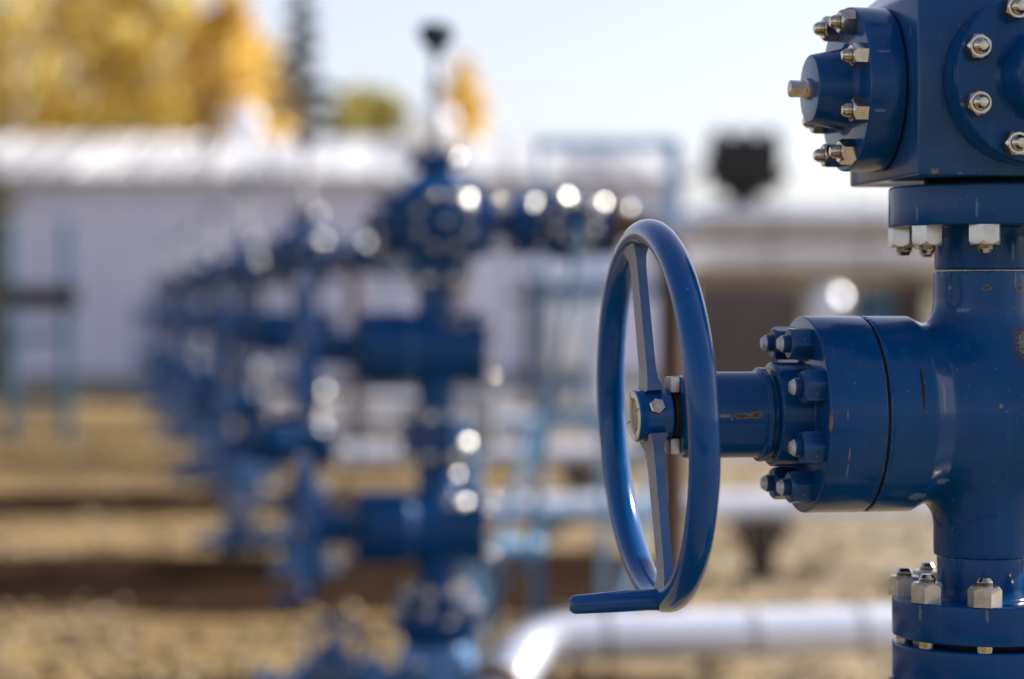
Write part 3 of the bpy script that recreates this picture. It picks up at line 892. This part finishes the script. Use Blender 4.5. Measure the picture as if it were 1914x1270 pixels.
fp = flowline_proto(); sp = support_proto()
WORD = {1: 'second nearest', 2: 'third nearest', 3: 'fourth nearest', 4: 'fifth nearest', 5: 'sixth nearest'}
first = True; firsts = True
for i in range(1, 6):
    x, y = WELLS[i]
    o = fp if i == 1 else (flowline_proto(False) if i == 2 else copy_tree(fp2))
    if i == 2: fp2 = o
    o.location = (x, y, zg(x, y))
    o.rotation_euler = (0, 0, YAW)
    tag(o, 'silver clad pipe running right along the ground from the base of the %s wellhead' % WORD[i], 'pipe', 'clad pipes along the ground')
    for j, L in enumerate((2.78, 5.4)):
        s = sp if (i == 1 and j == 0) else copy_tree(sp)
        px, py = x + math.cos(YAW) * L + math.sin(YAW) * 0.10, y + math.sin(YAW) * L - math.cos(YAW) * 0.10
        s.location = (px, py, zg(px, py))
        s.rotation_euler = (0, 0, YAW)
        tag(s, 'dark brown T shaped stand under the pipe of the %s wellhead, %s one' % (WORD[i], 'left' if j == 0 else 'right'), 'pipe support', 'pipe stands under the clad pipes')

# ------------------------------------------------------------------ teal steel platforms
def platform_proto():
    root = empty('access_platform')
    w, d, zd, zr = 0.445, 0.30, 1.81, 2.73
    bm = bmesh.new()
    box(bm, -w, w, -d, d, zd - 0.09, zd, bev=0.006)
    obj('deck', bm, M_TEAL, root)
    for sx in (-1, 1):
        for sy in (-1, 1):
            bm = bmesh.new()
            box(bm, sx * w - 0.022, sx * w + 0.022, sy * d - 0.022, sy * d + 0.022, -0.05, zr, bev=0.004)
            obj('post', bm, M_TEALP, root)
    for sy in (-1, 1):
        for zz in (zr, (zr + zd) / 2):
            bm = bmesh.new()
            tube(bm, [(-w, sy * d, zz), (w, sy * d, zz)], 0.02, 10)
            obj('rail', bm, M_TEALP, root)
    for sx in (-1, 1):
        bm = bmesh.new()
        tube(bm, [(sx * w, -d, zr), (sx * w, d, zr)], 0.02, 10)
        obj('rail', bm, M_TEALP, root)
    for sy in (-1, 1):
        bm = bmesh.new()
        box(bm, -w, w, sy * d - 0.025, sy * d + 0.025, 0.86, 0.95)
        tube(bm, [(-w, sy * d, 0.1), (w, sy * d, 0.86)], 0.025, 8)
        obj('brace', bm, M_TEAL, root)
    return root

pp = platform_proto()
for i, (x, y, rz, lab) in enumerate(((0.63, 15.2, 0, 'teal steel platform with railing, behind the second nearest wellhead'),
                                      (0.40, 25.6, 0, 'smaller looking far teal steel platform with railing, behind the fourth wellhead'))):
    o = pp if i == 0 else copy_tree(pp)
    o.location = (x, y, zg(x, y)); o.rotation_euler = (0, 0, R(rz))
    tag(o, lab, 'platform', 'teal access platforms')

t = empty('guard_rail', (-0.22, 12.2, zg(0, 12.2)))
t.rotation_euler = (0, 0, R(4))
tag(t, 'low pale blue guard rail with slanted braces, between handwheel and second nearest wellhead', 'guard rail')
for x in (0.0, 0.36, 0.72, 1.08):
    bm = bmesh.new(); box(bm, x - 0.025, x + 0.025, -0.025, 0.025, -0.05, 1.0, bev=0.004); obj('post', bm, M_TEALP, t)
for z in (0.55, 1.02):
    bm = bmesh.new(); tube(bm, [(-0.05, 0, z), (1.13, 0, z)], 0.026, 12); obj('rail', bm, M_TEALP, t)
for x in (0.0, 0.72):
    bm = bmesh.new(); tube(bm, [(x + 0.33, -0.03, 0.98), (x + 0.02, -0.45, 0.02)], 0.026, 10); obj('brace', bm, M_TEALP, t)
t = empty('step_stand', (0.02, 10.0, zg(0, 10)))
tag(t, 'low teal step stand with pale top, right of the second nearest wellhead', 'step stand')
bm = bmesh.new(); box(bm, -0.125, 0.125, -0.16, 0.16, 0.575, 0.62, bev=0.006); obj('tread', bm, M_TEALP, t)
for sx in (-1, 1):
    for sy in (-1, 1):
        bm = bmesh.new(); box(bm, sx * 0.10 - 0.02, sx * 0.10 + 0.02, sy * 0.13 - 0.02, sy * 0.13 + 0.02, -0.05, 0.574); obj('leg', bm, M_TEAL, t)

# pale conduit post beside the second wellhead
t = empty('conduit_post', (-0.17, 9.6, zg(0, 9.6)))
tag(t, 'pale blue upright conduit post close behind the second nearest wellhead', 'post')
bm = bmesh.new(); box(bm, -0.045, 0.045, -0.045, 0.045, -0.05, 1.22, bev=0.005); obj('post', bm, M_TEALP, t)
bm = bmesh.new(); box(bm, -0.10, 0.10, -0.07, 0.07, 1.06, 1.30, bev=0.008); obj('junction_box', bm, M_MAST, t)

# teal frame with dark box at far left
t = empty('steel_stand', (-5.72, 27.5, zg(0, 27.5)))
tag(t, 'teal upright steel stand standing on gravel at far left', 'frame')
for x in (-0.34, 0.34):
    bm = bmesh.new(); box(bm, x - 0.06, x + 0.06, -0.06, 0.06, -0.05, 2.70, bev=0.006); obj('post', bm, M_TEAL, t)
for z in (0.35, 1.25):
    bm = bmesh.new(); box(bm, -0.264, 0.264, -0.05, 0.05, z, z + 0.09, bev=0.006); obj('crossbar', bm, M_TEAL, t)
bm = bmesh.new()
box(bm, -0.30, 0.50, -0.24, -0.064, 1.62, 1.87, bev=0.02)
box(bm, -0.34, 0.54, -0.26, -0.063, 1.873, 1.90, bev=0.005)
tag(obj('control_box', bm, M_BLACK), 'dark flat control box fixed across the teal frame', 'control box').location = t.location

# ------------------------------------------------------------------ pipe rack on the right
def rack():
    Y0 = 26.0
    for k, (z, r, lab) in enumerate(((2.70, 0.150, 'upper big silver clad pipe along the rack at right'), (2.24, 0.150, 'lower silver clad pipe along the rack at right'))):
        root = empty('rack_pipe', (2.0, Y0 + 0.35 * k, zg(0, Y0)))
        tag(root, lab, 'pipe', 'clad pipes on the rack')
        bm = bmesh.new()
        tube(bm, bend((-0.1 - 0.9 * k, 0, 0.3), (-0.1 - 0.9 * k, 0, z), (22, 1.6, z), 0.45, 8), r, 28)
        pipe = obj('pipe_cladding', bm, M_CLAD, root)
        for j in range(10):
            xx = 1.0 + j * 1.1
            bm = bmesh.new()
            lathe(bm, [(r - 0.001, -0.03), (r + 0.006, -0.03), (r + 0.006, 0.03), (r - 0.001, 0.03)], axis_matrix((xx, (xx + 0.1) / 22.1 * 1.6, z), (22, 1.6, 0)), 28)
            obj('band', bm, M_MAST, pipe)
    for z, lab in ((2.36, 'upper added tan beam, standing for ground light under the upper rack pipe'), (1.90, 'lower added tan beam, standing for ground light under the lower rack pipe')):
        root = empty('bounce_beam', (1.75, Y0 - 0.12, zg(0, Y0)))  # added beam, stands in for tan ground light on the pipe's underside
        root.rotation_euler = (0, 0, math.atan2(1.6, 22))
        tag(root, lab, 'beam', 'added tan beams standing for ground light')
        for k, (b0, b1) in enumerate(((0.0, 0.035), (0.145, 0.18))):
            bm = bmesh.new(); box(bm, 0, 20, -0.08, 0.08, z + b0, z + b1, bev=0.004); obj('beam_flange', bm, M_BOUNCE, root)
        bm = bmesh.new(); box(bm, 0, 20, -0.045, 0.012, z + 0.0352, z + 0.1448); obj('web', bm, M_BOUNCE, root)
    for j in range(4):
        xx = 1.9 + j * 2.7
        yy = Y0 + 0.2 + j * 0.16
        root = empty('pipe_rack', (xx, yy, zg(xx, yy)))
        tag(root, ['leftmost brown post frame carrying the rack pipes', 'second brown post frame from the left carrying the rack pipes', 'third brown post frame from the left carrying the rack pipes', 'rightmost brown post frame carrying the rack pipes'][j], 'pipe rack', 'brown frames of the pipe rack')
        for s in (-1, 1):
            bm = bmesh.new(); box(bm, -0.09, 0.09, s * 0.55 - 0.08, s * 0.55 + 0.08, -0.05, 1.95, bev=0.006); obj('post', bm, M_BROWN, root)
        bm = bmesh.new(); box(bm, -0.08, 0.08, -0.465, 0.465, 1.72, 1.85, bev=0.006); obj('beam', bm, M_BROWN, root)
    # equipment below the rack
    root = empty('equipment_skid', (2.85, Y0 + 2.2, zg(0, Y0 + 2)))
    tag(root, 'low grey brown equipment skid under the rack pipes', 'skid')
    bm = bmesh.new(); box(bm, -0.75, 0.70, -0.6, 0.6, 0.25, 1.98, bev=0.05); obj('housing', bm, M_SKID, root)
    bm = bmesh.new(); box(bm, -0.8, 0.8, -0.8, 0.8, -0.05, 0.247, bev=0.02); obj('base', bm, M_CONC, root)
    root = empty('storage_tank', (3.85, Y0 + 1.6, zg(0, Y0 + 2)))
    tag(root, 'slim white upright tank under the rack pipes', 'tank')
    bm = bmesh.new(); lathe(bm, rnd([(0, -0.05), (0.22, -0.05), (0.22, 1.75), (0.14, 1.87), (0, 1.9)], 0.03), seg=32); obj('shell', bm, M_CLAD, root)
    bm = bmesh.new(); lathe(bm, rnd([(0, 1.895), (0.04, 1.895), (0.04, 1.97), (0.07, 1.975), (0.07, 2.0), (0, 2.0)], 0.005), seg=16); obj('nozzle', bm, M_MAST, root)
    root = empty('control_cabinet', (4.45, Y0 + 1.7, zg(0, Y0 + 2)))
    tag(root, 'dark grey control cabinet right of the slim white tank', 'cabinet')
    bm = bmesh.new(); box(bm, -0.28, 0.28, -0.25, 0.25, 0.1, 1.85, bev=0.02); obj('housing', bm, M_DARKCAP, root)
    bm = bmesh.new(); box(bm, -0.23, 0.23, -0.27, -0.252, 0.2, 1.75, bev=0.005); obj('door', bm, M_TEAL, root)
    bm = bmesh.new(); box(bm, -0.3, 0.3, -0.28, 0.28, -0.05, 0.098); obj('plinth', bm, M_CONC, root)
    # black valve actuator standing on the upper pipe
    root = empty('actuator', (2.66, Y0 + 0.05, zg(0, Y0) + 2.86))
    tag(root, 'black valve actuator with notched top, standing up against the white sky', 'actuator')
    bm = bmesh.new()
    box(bm, -0.40, 0.40, -0.25, 0.25, 0.13, 0.74, bev=0.05)
    for xx in (-0.29, 0.0, 0.29):
        box(bm, xx - 0.08, xx + 0.08, -0.2, 0.2, 0.72, 0.82, bev=0.02)
    lathe(bm, [(0.30, 0.14), (0.22, 0.06), (0.15, 0.02)], seg=24)
    box(bm, -0.47, -0.38, -0.1, 0.1, 0.32, 0.50, bev=0.02); box(bm, 0.38, 0.50, -0.1, 0.1, 0.20, 0.36, bev=0.02)
    obj('housing', bm, M_BLACK, root)
    bm = bmesh.new(); lathe(bm, rnd([(0.149, 0.019), (0.149, -0.005), (0.18, -0.006), (0.18, -0.03)], 0.003), seg=24); obj('neck', bm, M_BLACK, root)
rack()

# rusty upright behind the second wellhead's platform
t = empty('rusted_post', (0.27, 25.0, zg(0, 25)))
tag(t, 'rusty brown upright pipe post in front of the shed wall', 'post')
bm = bmesh.new(); lathe(bm, rnd([(0, -0.05), (0.13, -0.05), (0.13, 1.9), (0.16, 1.91), (0.16, 1.98), (0, 1.98)], 0.01), seg=24); obj('post', bm, M_RUST, t)
bm = bmesh.new(); box(bm, -0.22, 0.22, -0.22, 0.22, -0.05, 0.05, bev=0.01); obj('base_plate', bm, M_RUST, t)

# ------------------------------------------------------------------ long metal shed
def shed():
    mw, nt, p, L = mat('shed_siding')
    tc = nd(nt, 'ShaderNodeTexCoord')
    n1 = nd(nt, 'ShaderNodeTexNoise', Scale=0.8, Detail=5.0); L(tc.outputs['Object'], n1.inputs['Vector'])
    r1 = ramp(nt, [(0.3, (0.66, 0.68, 0.86)), (0.7, (0.75, 0.77, 0.94))]); L(n1.outputs[0], r1.inputs[0]); L(r1.outputs[0], p.inputs['Base Color'])
    p.inputs['Roughness'].default_value = 0.55
    mr, nt, p, L = mat('shed_roof_sheet')
    tc = nd(nt, 'ShaderNodeTexCoord')
    mp = nd(nt, 'ShaderNodeMapping'); L(tc.outputs['Object'], mp.inputs[0]); mp.inputs['Scale'].default_value = (1.1, 0.10, 0.4)
    n1 = nd(nt, 'ShaderNodeTexNoise', Scale=1.0, Detail=3.0); L(mp.outputs[0], n1.inputs['Vector'])
    r1 = ramp(nt, [(0.38, (0.34, 0.34, 0.37)), (0.5, (0.58, 0.58, 0.60)), (0.62, (0.80, 0.80, 0.81))]); L(n1.outputs[0], r1.inputs[0]); L(r1.outputs[0], p.inputs['Base Color'])  # light and dark streaks paint in the broken highlights of the roof
    p.inputs['Roughness'].default_value = 0.4
    Y0 = 41.8
    root = empty('metal_shed', (-10.6, Y0, zg(0, Y0)))
    root.rotation_euler = (0, 0, R(2))
    tag(root, 'long pale metal shed with white ribbed roof behind the wellheads', 'shed')
    Lx, D, hw, hr = 13.8, 9.0, 4.12, 5.08
    bm = bmesh.new()
    # ribbed front wall
    n = 66
    for i in range(n):
        x0, x1 = Lx * i / n, Lx * (i + 1) / n
        dd = 0.0 if i % 2 else -0.035
        vs = [bm.verts.new(v) for v in ((x0, dd, -0.2), (x1 - 0.02, dd, -0.2), (x1 - 0.02, dd, hw), (x0, dd, hw))]
        bm.faces.new(vs)
        d2 = -0.035 if i % 2 else 0.0
        if i < n - 1:
            vs2 = [vs[1], bm.verts.new((x1, d2, -0.2)), bm.verts.new((x1, d2, hw)), vs[2]]
            bm.faces.new(vs2)
    for x in (0, Lx):
        vs = [bm.verts.new(v) for v in ((x, 0, -0.2), (x, D, -0.2), (x, D, hw), (x, D / 2, hr), (x, 0, hw))]
        bm.faces.new(vs)
    vs = [bm.verts.new(v) for v in ((0, D, -0.2), (Lx, D, -0.2), (Lx, D, hw), (0, D, hw))]; bm.faces.new(vs)
    obj('wall', bm, mw, root, smooth=False)
    bm = bmesh.new()
    sl = (hr - hw) / (D / 2)
    o = 0.35
    for side in (0, 1):
        def yz(t):
            y = -o + t * (D / 2 + o)
            z = hw + sl * y + 0.05
            return (y, z) if side == 0 else (D - y, z)
        (ya, za), (yb, zb) = yz(0), yz(1)
        vs = [bm.verts.new(v) for v in ((-0.3, ya, za), (Lx + 0.3, ya, za), (Lx + 0.3, yb, zb), (-0.3, yb, zb),
                                        (-0.3, ya, za - 0.10), (Lx + 0.3, ya, za - 0.10), (Lx + 0.3, yb, zb - 0.10), (-0.3, yb, zb - 0.10))]
        for f in ((0, 1, 2, 3), (7, 6, 5, 4), (0, 4, 5, 1), (3, 2, 6, 7), (0, 3, 7, 4), (1, 5, 6, 2)):
            bm.faces.new([vs[i] for i in f])
        for i in range(23):
            x = 0.1 + i * (Lx - 0.2) / 22
            a = [bm.verts.new(v) for v in ((x - 0.05, ya, za), (x + 0.05, ya, za), (x + 0.05, yb, zb), (x - 0.05, yb, zb),
                                           (x - 0.03, ya, za + 0.07), (x + 0.03, ya, za + 0.07), (x + 0.03, yb, zb + 0.07), (x - 0.03, yb, zb + 0.07))]
            for f in ((4, 5, 6, 7), (0, 1, 5, 4), (1, 2, 6, 5), (2, 3, 7, 6), (3, 0, 4, 7)):
                bm.faces.new([a[i] for i in f])
    roof = obj('roof', bm, mr, root, smooth=False)
    for x in (5.4, 9.25):
        bm = bmesh.new()
        lathe(bm, [(0.20, 0), (0.20, 0.35), (0.34, 0.45), (0.36, 0.60), (0.28, 0.75), (0.12, 0.85), (0, 0.87)], Matrix.Translation((x, 3.2, hw + sl * 3.2)), 24)
        obj('roof_vent', bm, M_CLAD, roof)
    bm = bmesh.new()
    lathe(bm, [(0.13, 0), (0.13, 0.9), (0.24, 0.95), (0.24, 1.05), (0, 1.15)], Matrix.Translation((4.85, 2.6, hw + sl * 2.6)), 16)
    obj('flue', bm, M_BROWN, roof)
    bm = bmesh.new()
    box(bm, -0.3, Lx + 0.3, -0.50, -0.36, hw - 0.16, hw - 0.06)
    obj('gutter', bm, M_MAST, roof)
    bm = bmesh.new()
    box(bm, 0.0, Lx, -0.09, -0.036, -0.1, 0.42)
    obj('plinth', bm, M_CONC, root)
    bm = bmesh.new()
    box(bm, 11.0, 12.0, -0.10, -0.04, 0.43, 2.5, bev=0.01)
    d = obj('door', bm, M_CLAD, root)
shed()

# ------------------------------------------------------------------ trees behind the shed
def leafmat(name, cols, trans=0.35):
    m, nt, p, L = mat(name)
    g = nd(nt, 'ShaderNodeNewGeometry')
    r = ramp(nt, [(i / (len(cols) - 1), c) for i, c in enumerate(cols)]); L(g.outputs['Random Per Island'], r.inputs[0])
    L(r.outputs[0], p.inputs['Base Color'])
    p.inputs['Roughness'].default_value = 0.6
    tr = nd(nt, 'ShaderNodeBsdfTranslucent'); L(r.outputs[0], tr.inputs[0])
    mx = nd(nt, 'ShaderNodeMixShader'); mx.inputs[0].default_value = trans
    L(p.outputs[0], mx.inputs[1]); L(tr.outputs[0], mx.inputs[2])
    out = nt.nodes['Material Output']; L(mx.outputs[0], out.inputs[0])
    return m
M_YEL = leafmat('yellow_leaves', [(0.50, 0.40, 0.12), (0.76, 0.60, 0.16), (0.88, 0.74, 0.26), (0.70, 0.58, 0.22)], 0.75)
M_ORA = leafmat('orange_leaves', [(0.70, 0.50, 0.13), (0.86, 0.64, 0.17), (0.90, 0.72, 0.26)], 0.75)
M_OLV = leafmat('olive_leaves', [(0.34, 0.32, 0.10), (0.52, 0.47, 0.13), (0.66, 0.58, 0.18)], 0.65)
M_OLV2 = leafmat('dark_olive_leaves', [(0.09, 0.085, 0.03), (0.15, 0.135, 0.05)], 0.2)
M_SPR = leafmat('spruce_needles', [(0.018, 0.03, 0.02), (0.035, 0.05, 0.03)], 0.1)
M_TAN = leafmat('bare_twigs', [(0.36, 0.27, 0.18), (0.52, 0.41, 0.28)], 0.3)
M_PALE = leafmat('pale_far_leaves', [(0.22, 0.24, 0.15), (0.32, 0.33, 0.22)], 0.3)
M_BARK = metal('bark', (0.16, 0.14, 0.11), (0.32, 0.29, 0.25), 0.9, 4.0, metallic=0.0)

def quads(name, P, N_, S, m, parent, seed=0):
    r = np.random.RandomState(seed)
    n = len(P)
    nrm = r.normal(size=(n, 3)); nrm /= np.linalg.norm(nrm, axis=1)[:, None]
    t = np.cross(nrm, r.normal(size=(n, 3))); t /= np.linalg.norm(t, axis=1)[:, None]
    b = np.cross(nrm, t)
    s = (S * r.uniform(0.6, 1.3, n))[:, None]
    V = np.stack([P - t * s, P - b * s * 0.6, P + t * s, P + b * s * 0.6], 1).reshape(-1, 3)
    me = bpy.data.meshes.new(name)
    me.from_pydata(V.tolist(), [], (np.arange(n * 4).reshape(-1, 4)).tolist())
    me.update()
    return obj(name, me, m, parent, smooth=False)

def tree(name, lab, loc, h, w, m, n, seed, base=0.25, shape='round', group=None, leaf=0.17, clumps=44):
    r = np.random.RandomState(seed)
    rr = random.Random(seed)
    root = empty(name, loc)
    tag(root, lab, 'tree', group)
    bm = bmesh.new()
    tube(bm, [(0, 0, -0.3), (0.05 * h * 0.3, 0, h * 0.35), (-0.02 * h * 0.3, 0.05, h * 0.7), (0, 0, h * 0.97)], [h * 0.016, h * 0.012, h * 0.007, h * 0.002], 8)
    pts = []
    for k in range(clumps):
        t = (k + 0.5) / clumps
        z = base + (1 - base) * t
        if shape == 'round': rad = w * math.sin(PI * min(1, (z - base) / (1 - base) * 0.86 + 0.12)) ** 0.7
        elif shape == 'column': rad = w * (0.75 + 0.25 * math.sin(PI * t)) * (1 if t < 0.8 else (1 - t) / 0.2 * 0.8 + 0.2)
        else: rad = w * (1 - t) + 0.05
        a = k * 2.4 + rr.uniform(-0.4, 0.4)
        q = rr.uniform(0.35, 0.85) * rad
        c = np.array([math.cos(a) * q, math.sin(a) * q, z * h])
        if shape != 'cone':
            tube(bm, [(0, 0, max(0.15, z - 0.18) * h), (c[0] * 0.6, c[1] * 0.6, (z - 0.06) * h), tuple(c)], [h * 0.005, h * 0.003, h * 0.001], 5)
        cs = rad * (0.50 if shape != 'cone' else 0.75) * rr.uniform(0.7, 1.2)
        k2 = int(n / clumps * rr.uniform(0.5, 1.4))
        v = r.normal(size=(k2, 3)); v /= np.linalg.norm(v, axis=1)[:, None]
        v *= (r.uniform(0, 1, k2) ** 0.45)[:, None]
        if shape == 'cone': v *= np.array([1, 1, 0.35])
        pts.append(c + v * cs * np.array([1, 1, 0.85]))
    obj('trunk', bm, M_BARK, root)
    quads('crown', np.concatenate(pts), None, leaf, m, root, seed)
    return root

def at(u, Y): return ((u - 957) / 4253 * Y, Y, zg(0, Y))
G = 'autumn trees behind the shed'
tree('aspen_tree', 'tall yellow autumn tree cut by the left edge of the photo', at(-25, 58), 13.0, 1.7, M_YEL, 4574, 1, 0.2, group=G, leaf=0.17)
tree('aspen_tree', 'broad golden yellow tree behind the left part of the shed roof', at(150, 60), 11.6, 1.7, M_YEL, 4901, 2, 0.16, group=G, leaf=0.17)
tree('aspen_tree', 'tallest dense yellow tree, right of the broad golden one', at(268, 57), 13.0, 1.6, M_YEL, 5554, 3, 0.2, group=G, leaf=0.17)
tree('aspen_tree', 'slim orange yellow tree left of the dark spruce', at(430, 56), 9.6, 1.2, M_ORA, 4247, 4, 0.22, 'column', group=G)
tree('bare_tree', 'bare brownish tree between the orange tree and the spruce', at(510, 58), 8.2, 0.9, M_TAN, 4500, 5, 0.2, group=G)
tree('bare_tree', 'bare tan thicket tree low behind the middle of the golden trees', at(350, 62), 9.2, 1.3, M_TAN, 5000, 6, 0.15, group=G)
tree('spruce_tree', 'thin dark green spruce right of the orange tree', at(565, 62), 10.8, 1.9, M_SPR, 4743, 7, 0.1, 'cone')
tree('bush_tree', 'low olive yellow tree left of the mast', at(688, 66), 8.0, 2.2, M_OLV, 4216, 8, 0.2, group=G)
tree('bush_tree', 'small bright yellow tree right behind the mast', at(868, 66), 8.9, 1.05, M_ORA, 3267, 9, 0.2, 'column', group=G)
tree('dark_shrub', 'dark olive shrub beyond the left end of the shed', at(-34, 39), 4.3, 0.55, M_OLV2, 3500, 10, 0.02, 'column', leaf=0.1)
tree('bush_tree', 'dark underwood tree below the golden ones', at(225, 63), 8.0, 1.3, M_OLV, 2600, 12, 0.1, group=G)

# far pale wood at right
r = np.random.RandomState(5)
P = []
for k in range(70):
    c = np.array([r.uniform(8, 75), r.uniform(150, 175), 0])
    hh = r.uniform(5, 9.5)
    m_ = 90
    v = r.normal(size=(m_, 3)) * np.array([1.6, 1.2, hh * 0.24])
    P.append(c + v + np.array([0, 0, hh * 0.55 + 0.9]))
tag(quads('far_wood', np.concatenate(P), None, 0.5, M_PALE, None, 3), 'pale far wood on the horizon at right', 'wood', kind='stuff')
